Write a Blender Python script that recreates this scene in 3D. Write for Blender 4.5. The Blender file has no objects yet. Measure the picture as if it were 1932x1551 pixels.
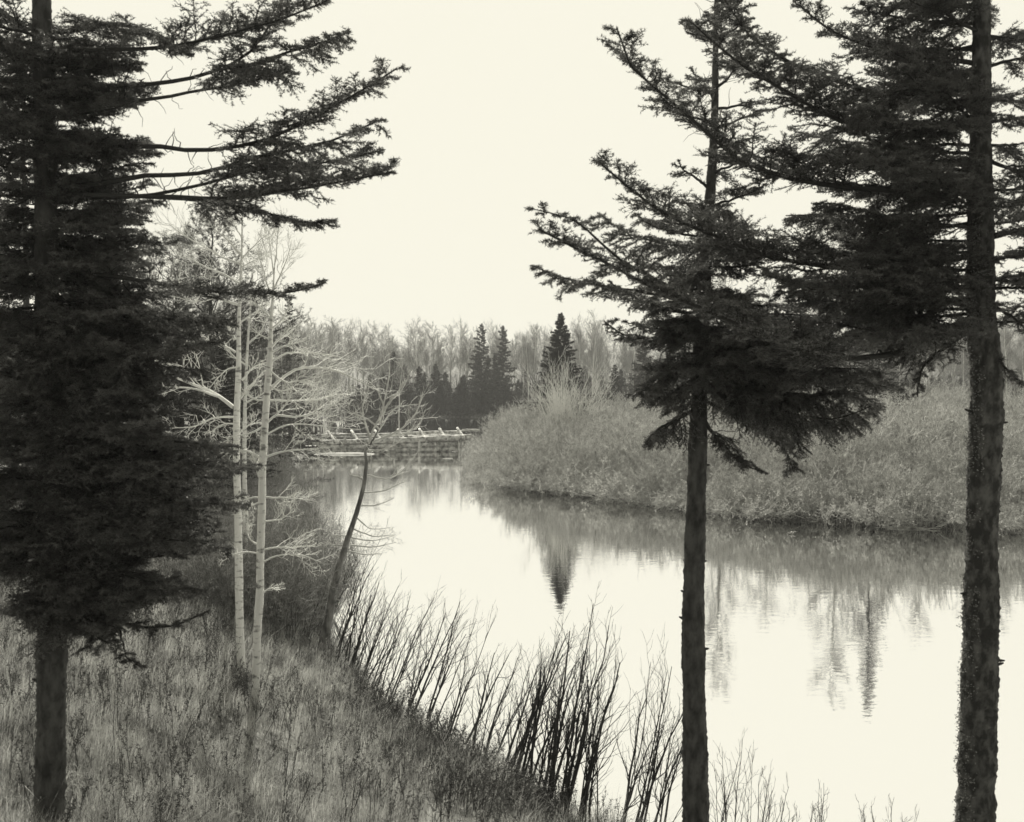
import bpy, math
import numpy as np
from mathutils import Vector

# ------------------------------------------------------------------ camera, sky, sun, exposure
scene = bpy.context.scene
FPX, CX, CY, H = 1900.0, 966.0, 775.5, 6.0
TH = math.atan(75.5 / FPX)
cam_d = bpy.data.cameras.new('camera'); cam = bpy.data.objects.new('camera', cam_d)
scene.collection.objects.link(cam); scene.camera = cam
cam.location = (0, 0, H); cam.rotation_euler = (math.pi / 2 - TH, 0, 0)
cam_d.sensor_width = 36; cam_d.lens = 36 * FPX / 1932
cam_d.clip_start = 0.1; cam_d.clip_end = 4000
cam_d.dof.use_dof = True; cam_d.dof.focus_distance = 40; cam_d.dof.aperture_fstop = 4.0

SUN_EL, SUN_AZ = math.radians(46), math.radians(-10)   # azimuth from +Y (straight ahead), positive to the right
world = bpy.data.worlds.new('World'); scene.world = world; world.use_nodes = True
nt = world.node_tree; nt.nodes.clear()
out = nt.nodes.new('ShaderNodeOutputWorld'); bg = nt.nodes.new('ShaderNodeBackground')
sky = nt.nodes.new('ShaderNodeTexSky'); sky.sky_type = 'NISHITA'; sky.sun_disc = False
sky.sun_elevation = SUN_EL; sky.sun_rotation = SUN_AZ
sky.dust_density = 3.0
bw = nt.nodes.new('ShaderNodeRGBToBW')                 # a black-and-white film sees only the brightness of the sky
mn = nt.nodes.new('ShaderNodeMath'); mn.operation = 'MINIMUM'; mn.inputs[1].default_value = 7.7
mx = nt.nodes.new('ShaderNodeVectorMath'); mx.operation = 'SCALE'
mx.inputs[0].default_value = (1.02, 0.99, 0.845)
nt.links.new(sky.outputs[0], bw.inputs[0]); gn = nt.nodes.new('ShaderNodeMath'); gn.operation = 'MULTIPLY'; gn.inputs[1].default_value = 1.5
nt.links.new(bw.outputs[0], gn.inputs[0]); nt.links.new(gn.outputs[0], mn.inputs[0])
nt.links.new(mn.outputs[0], mx.inputs['Scale']); nt.links.new(mx.outputs[0], bg.inputs[0])
bg.inputs[1].default_value = 0.12
nt.links.new(bg.outputs[0], out.inputs[0])
sd = bpy.data.lights.new('sun', 'SUN'); sun = bpy.data.objects.new('sun', sd); scene.collection.objects.link(sun)
sd.energy = 5.0; sd.angle = math.radians(0.5); sd.color = (1.0, 0.97, 0.85)
sv = Vector((math.sin(SUN_AZ) * math.cos(SUN_EL), math.cos(SUN_AZ) * math.cos(SUN_EL), math.sin(SUN_EL)))
sun.rotation_euler = sv.to_track_quat('Z', 'Y').to_euler()
scene.view_settings.view_transform = 'Standard'; scene.view_settings.look = 'None'
scene.view_settings.exposure = 0; scene.view_settings.gamma = 1

# ------------------------------------------------------------------ helpers
COL = scene.collection
HAZE = .0007
R = np.random.default_rng(7)
def nrm(v): return v / np.maximum(np.linalg.norm(v, axis=-1, keepdims=True), 1e-9)

class MB:
    def __init__(s): s.v = []; s.q = []; s.t = []; s.n = 0
    def add(s, v, q=None, t=None):
        v = np.asarray(v, float).reshape(-1, 3)
        if q is not None and len(q): s.q.append(np.asarray(q, int) + s.n)
        if t is not None and len(t): s.t.append(np.asarray(t, int) + s.n)
        s.v.append(v); s.n += len(v)
    def build(s, name, mat, parent=None, smooth=False, origin=None):
        me = bpy.data.meshes.new(name)
        v = np.concatenate(s.v) if s.v else np.zeros((0, 3))
        if origin is not None: v = v - np.asarray(origin, float)
        q = np.concatenate(s.q) if s.q else np.zeros((0, 4), int)
        t = np.concatenate(s.t) if s.t else np.zeros((0, 3), int)
        me.vertices.add(len(v)); me.vertices.foreach_set('co', v.astype(np.float32).ravel())
        me.loops.add(q.size + t.size)
        me.loops.foreach_set('vertex_index', np.concatenate([q.ravel(), t.ravel()]).astype(np.int32))
        me.polygons.add(len(q) + len(t))
        st = np.concatenate([np.arange(len(q)) * 4, q.size + np.arange(len(t)) * 3]).astype(np.int32)
        me.polygons.foreach_set('loop_start', st)
        if smooth: me.polygons.foreach_set('use_smooth', np.ones(len(st), bool))
        me.update(calc_edges=True); me.materials.append(mat)
        o = bpy.data.objects.new(name, me); COL.objects.link(o)
        if parent is not None: o.parent = parent
        return o

def tubes(m, P, Rr, k=3, cap=False):
    """P (C,N,3) curves, Rr (C,N) radii"""
    P = np.asarray(P, float); Rr = np.asarray(Rr, float)
    if P.ndim == 2: P = P[None]; Rr = Rr[None]
    C, N, _ = P.shape
    if C == 0: return
    T = nrm(np.gradient(P, axis=1))
    mt = nrm(P[:, -1] - P[:, 0])
    ref = np.where(np.abs(mt[:, 2:3]) > 0.8, np.array([[1., 0, 0]]), np.array([[0, 0, 1.]]))[:, None, :]
    A = nrm(np.cross(T, np.broadcast_to(ref, T.shape))); B = np.cross(T, A)
    th = np.arange(k) * 2 * math.pi / k
    V = P[:, :, None, :] + Rr[:, :, None, None] * (A[:, :, None, :] * np.cos(th)[:, None] + B[:, :, None, :] * np.sin(th)[:, None])
    i = np.arange(C)[:, None, None] * N * k; j = np.arange(N - 1)[None, :, None] * k; a = np.arange(k)[None, None, :]; b = (a + 1) % k
    f = np.stack([i + j + a, i + j + b, i + j + k + b, i + j + k + a], -1).reshape(-1, 4)
    m.add(V, q=f)
    if cap:
        for c in range(C):
            if k == 4: m.q.append(np.array([[0, 1, 2, 3], [N*4-1, N*4-2, N*4-3, N*4-4]]) + m.n - C*N*k + c*N*k)
            else:
                base = m.n - C * N * k + c * N * k
                m.t.append(np.array([[base, base + a2 + 1, base + a2] for a2 in range(1, k - 1)] +
                                    [[base + (N-1)*k, base + (N-1)*k + a2, base + (N-1)*k + a2 + 1] for a2 in range(1, k - 1)]))

def smooth_path(pts, n):
    pts = np.asarray(pts, float)
    if len(pts) < 3:
        t = np.linspace(0, 1, n)[:, None]; return pts[0] * (1 - t) + pts[-1] * t
    seg = np.linalg.norm(np.diff(pts, axis=0), axis=1); u = np.concatenate([[0], np.cumsum(seg)])
    t = np.linspace(0, u[-1], n); res = np.zeros((n, 3))
    g = np.gradient(pts, u, axis=0)
    for k, x in enumerate(t):
        i = min(np.searchsorted(u, x, side='right') - 1, len(u) - 2); h = u[i+1] - u[i]; s = (x - u[i]) / h
        res[k] = ((2*s**3-3*s**2+1)*pts[i] + (s**3-2*s**2+s)*h*g[i] + (-2*s**3+3*s**2)*pts[i+1] + (s**3-s**2)*h*g[i+1])
    return res

def spawn(P, Rr, n, ln, ang, t0=0.15, t1=0.98, up=0.0, wig=0.1, N=5, planar=None, r=0.5, rmin=0.0008, taper=0.5, jit=0.3, absl=None, roll=0.0):
    """n children on every curve; returns (curves, radii)"""
    P = np.asarray(P, float)
    C, M, _ = P.shape
    if C == 0: return np.zeros((0, N, 3)), np.zeros((0, N))
    L = np.linalg.norm(np.diff(P, axis=1), axis=2).sum(1)
    t = t0 + (t1 - t0) * (np.arange(n)[None] + R.uniform(0, 1, (C, n))) / n
    x = t * (M - 1); i = np.minimum(x.astype(int), M - 2); f = (x - i)[..., None]
    ci = np.arange(C)[:, None]
    p = P[ci, i] * (1 - f) + P[ci, i + 1] * f
    T = nrm(P[ci, i + 1] - P[ci, i])
    rr = Rr[ci, i] * (1 - f[..., 0]) + Rr[ci, i + 1] * f[..., 0]
    a = ang + R.normal(0, 0.15, (C, n))
    if planar is not None:
        s = np.cross(T, np.array([0, 0, 1.])); s = nrm(s)
        sgn = np.where((np.arange(n)[None] + np.arange(C)[:, None]) % 2 == 0, 1., -1.)[..., None]
        upv = np.cross(s, T)
        rl = (np.asarray(roll) + R.normal(0, planar, (C, n)))[..., None]
        lat = nrm(s * sgn * np.cos(rl) + upv * np.sin(rl))
    else:
        lat = nrm(np.cross(T, R.normal(0, 1, (C, n, 3))))
    D = nrm(T * np.cos(a)[..., None] + lat * np.sin(a)[..., None])
    base = L[:, None] if absl is None else absl
    l = base * ln * (1 - taper * (t - t0) / max(t1 - t0, 1e-6)) * R.uniform(1 - jit, 1 + jit, (C, n))
    s = np.linspace(0, 1, N)
    D2 = D + np.array([0, 0, up])
    cur = p[:, :, None, :] + l[..., None, None] * (D[:, :, None, :] * s[:, None] + (D2 - D)[:, :, None, :] * (s ** 2)[:, None])
    w = np.cumsum(R.normal(0, 1, (C, n, N, 3)), axis=2); w -= w[:, :, :1]
    cur = cur + w * (l * wig / math.sqrt(N))[..., None, None]
    rad = np.maximum(rr * r, rmin)[..., None] * (1 - 0.65 * s)
    return cur.reshape(-1, N, 3), np.maximum(rad, rmin * 0.6).reshape(-1, N)

def needles(m, P, sp, ln, wd, t0=0.0, flat=0.5, fwd=0.65):
    P = np.asarray(P, float); C, M, _ = P.shape
    if C == 0: return
    L = np.linalg.norm(np.diff(P, axis=1), axis=2).sum(1) * (1 - t0)
    n = int(L.sum() / sp)
    if n < 1: return
    c = R.choice(C, n, p=L / L.sum()); t = R.uniform(t0, 1, n); x = t * (M - 1); i = np.minimum(x.astype(int), M - 2); f = (x - i)[:, None]
    p = P[c, i] * (1 - f) + P[c, i + 1] * f; T = nrm(P[c, i + 1] - P[c, i])
    g = R.normal(0, 1, (n, 3)); g[:, 2] *= flat; g[:, 2] += 0.15
    rad = nrm(g - (g * T).sum(1, keepdims=True) * T)
    d = nrm(T * fwd + rad); l = ln * R.uniform(0.7, 1.25, n)[:, None]
    s = nrm(np.cross(d, R.normal(0, 1, (n, 3)))) * wd * 0.5
    V = np.stack([p - s, p + s, p + d * l], 1)
    m.add(V, t=np.arange(n * 3).reshape(-1, 3))

def empty(name, loc=(0, 0, 0)):
    o = bpy.data.objects.new(name, None); COL.objects.link(o); o.location = loc; o.empty_display_size = 0.3
    return o
def tag(o, label=None, cat=None, group=None, kind=None):
    if label: o['label'] = label
    if cat: o['category'] = cat
    if group: o['group'] = group
    if kind: o['kind'] = kind
    return o
def copy_tree(src, loc, rz=0, sc=1.0, label=None):
    r = src.copy(); COL.objects.link(r); r.location = loc; r.rotation_euler = (0, 0, rz)
    r.scale = (sc, sc, sc) if np.isscalar(sc) else sc
    if label: r['label'] = label
    for ch in list(src.children):
        c = ch.copy(); COL.objects.link(c); c.parent = r
    return r

def Ppt(px, py, Y):
    dx, dy = (px - CX) / FPX, (CY - py) / FPX
    v = np.array([dx, math.cos(TH) + dy * math.sin(TH), -math.sin(TH) + dy * math.cos(TH)])
    return np.array([0, 0, H]) + v * (Y / v[1])

# ------------------------------------------------------------------ land heights
NEAR = [(60, 6.0), (25, 7.0), (12, 8.0), (6, 9.2), (3, 10.6), (0.9, 12.6), (-0.3, 14.2), (-1.9, 16.6), (-3.4, 20), (-5.3, 27), (-7.6, 36), (-9.2, 44),
        (-11.0, 52), (-13.2, 62), (-14.8, 72), (-16.0, 79), (-21, 84), (-36, 90), (-120, 95), (-900, 100), (-900, -900), (900, -900), (900, 0)]
ISLE = [(900, 20), (60, 33), (18.2, 37.2), (15.5, 38.0), (13, 39.4), (10.2, 40.5), (8.2, 42), (6.5, 44.3), (4.5, 47), (2.1, 49), (-.3, 51.6), (-1.6, 53.6),
        (-2.0, 60), (-2.5, 70), (-3.0, 79), (-1.5, 87), (6, 95), (25, 102), (70, 108), (900, 112)]
FAR = [(-900, 90), (-140, 92), (-60, 100), (-32, 112), (-20, 124), (-8, 130), (10, 132), (40, 128), (90, 118), (900, 110), (2500, 2500), (-2500, 2500)]
def sdist(poly, x, y):
    d = np.full(x.shape, 1e9); ins = np.zeros(x.shape, bool)
    for (x0, y0), (x1, y1) in zip(poly, poly[1:] + poly[:1]):
        ex, ey = x1 - x0, y1 - y0; t = np.clip(((x - x0) * ex + (y - y0) * ey) / (ex * ex + ey * ey), 0, 1)
        d = np.minimum(d, np.hypot(x - x0 - t * ex, y - y0 - t * ey))
        if y0 != y1:
            c = ((y0 > y) != (y1 > y)) & (x < (x1 - x0) * (y - y0) / (y1 - y0) + x0); ins ^= c
    return np.where(ins, d, -d)
def wob(x, y, s): return np.sin(x / s + 1.3 * np.sin(y / s * .7)) * np.sin(y / s * 1.1 + 1.7 * np.sin(x / s * .6 + 2))
def height(x, y):
    x = np.asarray(x, float); y = np.asarray(y, float)
    w = 0.25 * wob(x, y, 1.1)
    def prof(d, lip, sl, cap):
        d = d + w * np.clip(np.abs(d), 0, 1)
        z = np.where(d > 0, lip * np.tanh(d * 1.6) + cap * np.tanh(sl * d / cap), np.maximum(d * 0.5, -1.2))
        return z
    zn = prof(sdist(NEAR, x, y), .55, .28, 2.6)
    zi = prof(sdist(ISLE, x, y), .25, .06, 1.2)
    zf = prof(sdist(FAR, x, y), .35, .03, 6.0)
    z = np.maximum(np.maximum(zn, zi), zf)
    r = np.hypot(x, y); z = z + np.where(zn > 0, (4.35 - np.minimum(zn, 4)) * np.exp(-(r / 3.4) ** 4), 0)
    z = z + np.where(z > 0.3, 0.05 * wob(x + 3, y, .5) + 0.07 * wob(x, y + 5, 1.6), 0)
    return z
def hz(x, y): return float(height(np.array([x]), np.array([y]))[0])
def G(px, py, y0=5.0, y1=220):
    Y = np.arange(y0, y1, 0.04); dx = (px - CX) / FPX; p1 = Ppt(px, py, 1.0)
    X = p1[0] * Y; Z = H + (p1[2] - H) * Y
    g = np.maximum(height(X, Y), 0); k = np.argmax(Z <= g)
    if Z[k] > g[k]: k = -1
    return np.array([X[k], Y[k], g[k]])

# ------------------------------------------------------------------ materials (neutral greys: the place as black-and-white film saw it)
def mat(name, col, col2=None, scale=8, rough=0.85, stretch=(1, 1, 1), bump=0.0, bscale=40, transl=0.0, contrast=(0.35, 0.65), detail=5, spec=0.2):
    m = bpy.data.materials.new(name); m.use_nodes = True; n = m.node_tree; L = n.links
    b = n.nodes['Principled BSDF']; b.inputs['Roughness'].default_value = rough
    b.inputs['Specular IOR Level'].default_value = spec
    tc = n.nodes.new('ShaderNodeTexCoord'); mp = n.nodes.new('ShaderNodeMapping'); mp.inputs['Scale'].default_value = stretch
    L.new(tc.outputs['Object'], mp.inputs[0])
    g = lambda c: (c, c, c * 0.97, 1)
    if col2 is not None:
        no = n.nodes.new('ShaderNodeTexNoise'); no.inputs['Scale'].default_value = scale; no.inputs['Detail'].default_value = detail
        L.new(mp.outputs[0], no.inputs['Vector'])
        cr = n.nodes.new('ShaderNodeValToRGB'); cr.color_ramp.elements[0].position = contrast[0]; cr.color_ramp.elements[1].position = contrast[1]
        cr.color_ramp.elements[0].color = g(col); cr.color_ramp.elements[1].color = g(col2)
        L.new(no.outputs[0], cr.inputs[0]); L.new(cr.outputs[0], b.inputs['Base Color']); csrc = cr.outputs[0]
    else:
        b.inputs['Base Color'].default_value = g(col); csrc = None
    if bump:
        nb = n.nodes.new('ShaderNodeTexNoise'); nb.inputs['Scale'].default_value = bscale; nb.inputs['Detail'].default_value = 6
        L.new(mp.outputs[0], nb.inputs['Vector'])
        bp = n.nodes.new('ShaderNodeBump'); bp.inputs['Strength'].default_value = 1; bp.inputs['Distance'].default_value = bump
        L.new(nb.outputs[0], bp.inputs['Height']); L.new(bp.outputs[0], b.inputs['Normal'])
    if transl:
        tr = n.nodes.new('ShaderNodeBsdfTranslucent'); ms = n.nodes.new('ShaderNodeMixShader'); ms.inputs[0].default_value = transl
        if csrc: L.new(csrc, tr.inputs[0])
        else: tr.inputs[0].default_value = g(col)
        o = [x for x in n.nodes if x.type == 'OUTPUT_MATERIAL'][0]
        L.new(b.outputs[0], ms.inputs[1]); L.new(tr.outputs[0], ms.inputs[2]); L.new(ms.outputs[0], o.inputs[0])
    return m
M = {}
M['soil'] = mat('soil_and_litter', .1, .3, scale=3.5, bump=.04, bscale=9, detail=9)
M['grass'] = mat('dry_grass', .08, .78, scale=3.2, transl=.35, detail=12, contrast=(.4, .62))
M['weed'] = mat('seed_heads', .45, .6, scale=9, transl=.3)
M['fir_bark'] = mat('fir_bark', .045, .13, scale=14, stretch=(1, 1, .4), bump=.03, bscale=30)
M['fir_bark_lichen'] = mat('lichen_spotted_bark', .05, .17, scale=16, stretch=(1, 1, .5), bump=.03, bscale=28, contrast=(.42, .66))
M['fir_twig'] = mat('fir_twig', .05)
M['needle'] = mat('fir_needles', .06, .24, scale=7, transl=.3, rough=.5, spec=.5)
M['needle_far'] = mat('spruce_needles', .06, .15, scale=1.5, transl=.15, spec=.1)
M['needle_mid'] = mat('dark_spruce_needles', .035, .085, scale=1.5, transl=.15, spec=.1)
M['needle_pale'] = mat('pine_needles', .07, .16, scale=2.5, transl=.25, spec=.3)
M['birch'] = mat('white_bark', .2, .88, scale=7, stretch=(1, 1, 2.2), bump=.006, bscale=30, contrast=(.3, .46))
M['birch_twig'] = mat('pale_twigs', .82, .92, scale=8)
M['snag'] = mat('dead_wood', .09, .3, scale=11, stretch=(1, 1, .4), bump=.012, bscale=40)
M['snag_twig'] = mat('dead_twigs', .5, .8, scale=6)
M['dark_twig'] = mat('dark_stems', .025, .06, scale=6)
M['willow_leaf'] = mat('willow_leaf', .18, .8, scale=2.5, transl=.45)
M['brush'] = mat('brush_twigs', .08, .5, scale=4, spec=.1)
M['willow'] = mat('willow_twigs', .2, .9, scale=3.2, spec=.1)
M['aspen'] = mat('aspen_bark', .75, .9, scale=1.5)
M['aspen_twig'] = mat('aspen_twigs', .22, .44, scale=.5)
M['log'] = mat('weathered_logs', .18, .85, scale=3, bump=.02, bscale=12)
M['dark_leaf'] = mat('dark_low_foliage', .04, .13, scale=4, transl=.2)

# ------------------------------------------------------------------ ground and water
def grow_axis(a, b, st, lo, hi, ratio):
    mid = list(np.arange(a, b + 1e-6, st)); s = st; x = b; up_ = []
    while x < hi: s *= ratio; x += s; up_.append(min(x, hi))
    s = st; x = a; dn = []
    while x > lo: s *= ratio; x -= s; dn.append(max(x, lo))
    return np.array(dn[::-1] + mid + up_)
gx = grow_axis(-12, 8, .16, -330, 330, 1.045); gy = grow_axis(3, 26, .16, -50, 400, 1.028)
GX, GY = np.meshgrid(gx, gy, indexing='ij'); GZ = height(GX, GY)
m = MB(); nx, ny = GX.shape; idx = np.arange(nx * ny).reshape(nx, ny)
m.add(np.stack([GX, GY, GZ], -1), q=np.stack([idx[:-1, :-1], idx[1:, :-1], idx[1:, 1:], idx[:-1, 1:]], -1).reshape(-1, 4))
tag(m.build('ground', M['soil'], smooth=True), kind='structure')

wm = bpy.data.materials.new('river_water'); wm.use_nodes = True; n = wm.node_tree; L = n.links; b = n.nodes['Principled BSDF']
b.inputs['Base Color'].default_value = (1, 1, 1, 1); b.inputs['Metallic'].default_value = 1.0; b.inputs['Roughness'].default_value = .02
tc = n.nodes.new('ShaderNodeTexCoord'); mp = n.nodes.new('ShaderNodeMapping'); mp.inputs['Scale'].default_value = (.5, 1.0, 1)
L.new(tc.outputs['Object'], mp.inputs[0])
n1 = n.nodes.new('ShaderNodeTexNoise'); n1.inputs['Scale'].default_value = 4.0; n1.inputs['Detail'].default_value = 3
n2 = n.nodes.new('ShaderNodeTexNoise'); n2.inputs['Scale'].default_value = .25; n2.inputs['Detail'].default_value = 2
ml = n.nodes.new('ShaderNodeMath'); ml.operation = 'MULTIPLY'
bp = n.nodes.new('ShaderNodeBump'); bp.inputs['Strength'].default_value = 1; bp.inputs['Distance'].default_value = .0045
L.new(mp.outputs[0], n1.inputs['Vector']); L.new(mp.outputs[0], n2.inputs['Vector'])
L.new(n1.outputs[0], ml.inputs[0]); L.new(n2.outputs[0], ml.inputs[1]); L.new(ml.outputs[0], bp.inputs['Height']); L.new(bp.outputs[0], b.inputs['Normal'])
m = MB(); wx = [-600, -100, -30, 0, 30, 100, 600]; wy = [-5, 10, 25, 60, 120, 260]
wx = [-325, -100, -30, 0, 30, 100, 325]; WX, WY = np.meshgrid(wx, wy, indexing='ij'); idx = np.arange(WX.size).reshape(WX.shape)
m.add(np.stack([WX, WY, WX * 0], -1), q=np.stack([idx[:-1, :-1], idx[1:, :-1], idx[1:, 1:], idx[:-1, 1:]], -1).reshape(-1, 4))
tag(m.build('river', wm), kind='structure')

# ------------------------------------------------------------------ near firs
def trunk_mesh(path, rads, n=90, k=18, rough=.05, seed=0):
    r_ = np.random.default_rng(seed)
    pts = smooth_path(path, n); u = np.linspace(0, 1, len(rads)); rr = np.interp(np.linspace(0, 1, n), u, rads)
    rr = rr * (1 + rough * .8 * np.interp(np.arange(n), np.linspace(0, n, 40), r_.normal(0, 1, 40))) * (1 + rough * .5 * np.convolve(r_.normal(0, 1, n + 4), np.ones(5) / 2.5, 'valid'))
    m = MB(); tubes(m, pts, rr, k); V = m.v[0].reshape(n, k, 3); c = pts[:, None]
    V[:] = c + (V - c) * (1 + rough * 0.9 * r_.normal(0, 1, (n, k, 1)))
    return m, pts, rr

def fir_bough(parent, axis, r0, t0=.3, sec=.45, dens=26, roll=0., droop=-.12, nl=.023, nw=.0072, sp=.0046, ter=9, sway=.25, bend=0.0):
    """axis: path of the bough from the trunk outwards"""
    L_ = np.linalg.norm(np.diff(axis, axis=0), axis=1).sum(); n = 14
    ax = smooth_path(axis, n); ax = ax + np.cumsum(R.normal(0, .006, (n, 3)), 0)
    rad = r0 * (1 - .85 * np.linspace(0, 1, n)) + .002
    w = MB(); f = MB(); tubes(w, ax, rad, 6)
    ns = max(6, int(dens * L_ * (1 - t0)))
    S, SR = spawn(ax[None], rad[None], ns, sec, .95, t0=t0, t1=.99, up=droop, wig=.12, N=6, planar=sway, roll=roll, r=.45, rmin=.0022, taper=.72, jit=.35, absl=1.0)
    tubes(w, S, SR, 3)
    T1, TR = spawn(S, SR, ter * 2, .46, .9, t0=.12, t1=.97, up=droop * .7, wig=.1, N=4, planar=.3, roll=0, r=.6, rmin=.0015, taper=.6, jit=.35)
    tubes(w, T1, TR, 3)
    needles(f, T1, sp, nl, nw); needles(f, S, sp * .6, nl, nw, t0=.08); needles(f, ax[None], sp * .6, nl, nw, t0=min(.95, t0 + .1))
    if t0 > .25:   # a few bare dead twigs along the inner bough
        D_, DR = spawn(ax[None], rad[None], int(6 * L_), .22, 1.2, t0=.1, t1=t0 + .1, up=.05, wig=.25, N=5, r=.3, rmin=.0018, absl=1.0)
        tubes(w, D_, DR, 3)
    o = w.build('branch', M['fir_twig'], parent); f.build('needles', M['needle'], o)
    return o

def px_path(pts, Y0, Y1):
    n = len(pts); return np.array([Ppt(x, y, Y0 + (Y1 - Y0) * (i / (n - 1))) for i, (x, y) in enumerate(pts)])

def fir(name, label, Y, tr, wid, boughs, generic, stubs, seed, bark='fir_bark'):
    """tr: [(px,py)...] bottom to top, wid: pixel widths at these points"""
    path = [Ppt(x, y, Y) for x, y in tr]
    b0 = path[0].copy(); b0[2] = hz(b0[0], b0[1]) - .1
    path = [b0] + path; rads = [wid[0] * 1.15 / 2 / FPX * Y] + [w_ / 2 / FPX * Y for w_ in wid]
    seg = np.concatenate([[0], np.cumsum(np.linalg.norm(np.diff(path, axis=0), axis=1))])
    ru = np.interp(np.linspace(0, seg[-1], 60), seg, rads)
    root = empty(name, (0, 0, 0)); tag(root, label, 'tree')
    m, pts, rr = trunk_mesh(path, ru, n=420, k=32, seed=seed)
    tk = m.build('trunk', M[bark], root, smooth=True)
    def on(py):
        zs = Ppt(1000, py, Y)[2]; i = int(np.argmin(np.abs(pts[:, 2] - zs))); return pts[i], rr[i]
    for (py, side, l_) in stubs:      # broken-off branch ends
        c, r_ = on(py); d = np.array([math.cos(side), math.sin(side), R.uniform(.0, .5)])
        s = MB(); tubes(s, np.array([c + d * r_ * .7, c + d * (r_ + l_ * .5), c + d * (r_ + l_)])[None], np.array([[.017, .012, .006]]), 6, cap=True)
        s.build('stub', M[bark], tk)
    for bg_ in boughs:
        pp = bg_[0]; Yend = bg_[1]; kw = bg_[2] if len(bg_) > 2 else {}
        fir_bough(root, px_path(pp, Y, Yend), kw.pop('r0', .018), **kw)
    for (ya, yb, n_, rch, az0, az1, kw) in generic:
        for i in range(n_):
            py = ya + (yb - ya) * (i + R.uniform(0, 1)) / n_; c, r_ = on(py)
            az = R.uniform(az0, az1); Lb = (rch(py) if callable(rch) else rch) * Y / FPX * R.uniform(.75, 1.05)
            d = np.array([math.cos(az), math.sin(az), 0]); rise = kw.get('rise', -.12) + R.normal(0, .07)
            axp = np.array([c + d * Lb * s + np.array([0, 0, rise * Lb * s + kw.get('tip', .12) * Lb * s * s]) for s in (0, .33, .66, 1)])
            k2 = {k: v for k, v in kw.items() if k not in ('rise', 'tip')}
            fir_bough(root, axp, .014, roll=R.normal(0, .3), **k2)
    return root

pi = math.pi
YL, YC, YR = 8.2, 9.6, 8.4
# left fir
left_low = lambda y: np.interp(y, [560, 620, 690, 760, 840, 900, 980, 1060, 1130], [330, 310, 235, 240, 330, 350, 330, 320, 290]) * (1 - .45 * max(0, (y - 1090) / 90))
fir('fir_tree', 'big dark fir at the left with long bare-based boughs reaching over the river', YL,
    [(90, 1620), (95, 1450), (97, 1300), (98, 1150), (96, 900), (90, 600), (85, 300), (80, 100), (78, -160)],
    [58, 56, 52, 50, 46, 42, 38, 34, 30],
    [
     ([(95, 60), (180, 50), (270, 45), (330, 72), (360, 90)], 7.6, dict(t0=.2, sec=.3)),
     ([(95, 96), (160, 94), (290, 90), (400, 72), (470, 52), (560, 25), (640, -10)], 7.5, dict(t0=.4, sec=.34, roll=.5)),
     ([(85, 165), (220, 161), (330, 150), (400, 132), (440, 118), (480, 85), (510, 45), (540, -10)], 7.9, dict(t0=.62, sec=.3, r0=.024)),
     ([(400, 132), (470, 122), (540, 100), (600, 80), (648, 62)], 7.3, dict(t0=.1, sec=.36, roll=-.3, r0=.014)),
     ([(120, 180), (270, 188), (340, 176), (420, 160), (500, 142), (560, 125)], 8.0, dict(t0=.6, sec=.28, roll=.4)),
     ([(85, 272), (290, 277), (360, 280), (450, 272), (540, 240), (620, 198), (690, 155), (745, 118)], 7.4, dict(t0=.5, sec=.40, roll=.35, r0=.024)),
     ([(88, 355), (190, 348), (290, 331), (400, 326), (480, 300), (560, 285), (640, 262), (725, 225)], 7.7, dict(t0=.5, sec=.38, roll=-.35, r0=.024)),
     ([(88, 372), (300, 366), (400, 342), (470, 322), (560, 318), (650, 300), (722, 285)], 8.3, dict(t0=.55, sec=.36, roll=.2)),
     ([(90, 360), (190, 366), (330, 370), (450, 372), (560, 356), (650, 340), (735, 322)], 7.2, dict(t0=.48, sec=.40, roll=.4, r0=.022)),
     ([(90, 380), (190, 372), (330, 377), (450, 388), (540, 408), (600, 418), (632, 412)], 7.9, dict(t0=.5, sec=.30, roll=-.2)),
     ([(92, 505), (180, 518), (260, 530), (400, 545), (500, 546), (560, 540), (622, 520)], 7.6, dict(t0=.42, sec=.27, roll=.3, r0=.022)),
     ([(96, 560), (200, 570), (300, 590), (400, 600), (425, 592)], 7.5, dict(t0=.2, sec=.36)),
     ([(96, 800), (200, 815), (330, 828), (432, 838)], 7.6, dict(t0=.1, sec=.36)),
     ([(96, 850), (220, 868), (360, 880), (470, 895)], 7.4, dict(t0=.1, sec=.42)),
     ([(96, 920), (220, 940), (340, 950), (448, 958)], 7.5, dict(t0=.1, sec=.4)),
     ([(96, 985), (220, 1010), (330, 1025), (428, 1038)], 7.5, dict(t0=.1, sec=.4)),
     ([(96, 1040), (220, 1075), (320, 1100), (400, 1105)], 7.4, dict(t0=.1, sec=.36)),
     ([(96, 640), (200, 650), (300, 655), (400, 640)], 7.5, dict(t0=.2, sec=.36)),
     ([(96, 1090), (150, 1140), (230, 1180), (320, 1190), (392, 1162)], 7.8, dict(t0=.35, sec=.16, dens=18)),
     ([(225, 1180), (235, 1215), (240, 1240), (272, 1270)], 7.7, dict(t0=.35, sec=.12, dens=18, r0=.006)),
    ],
    [(60, 350, 22, 195, -.5, 1.4, dict(t0=.05, sec=.34, rise=-.05)),
     (40, 560, 32, 170, 1.6, 5.0, dict(t0=.05, sec=.34, rise=-.05)),
     (380, 580, 18, 230, -.6, 1.4, dict(t0=.1, sec=.36, rise=.0)),
     (570, 1175, 66, left_low, -.75, 1.2, dict(t0=.08, sec=.40, rise=-.10)),
     (570, 1150, 48, 210, 1.3, 5.3, dict(t0=.08, sec=.36, rise=-.12))],
    [(1180, -.6, .03), (1290, 3.6, .03), (1380, -.4, .02)], 3)

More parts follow.
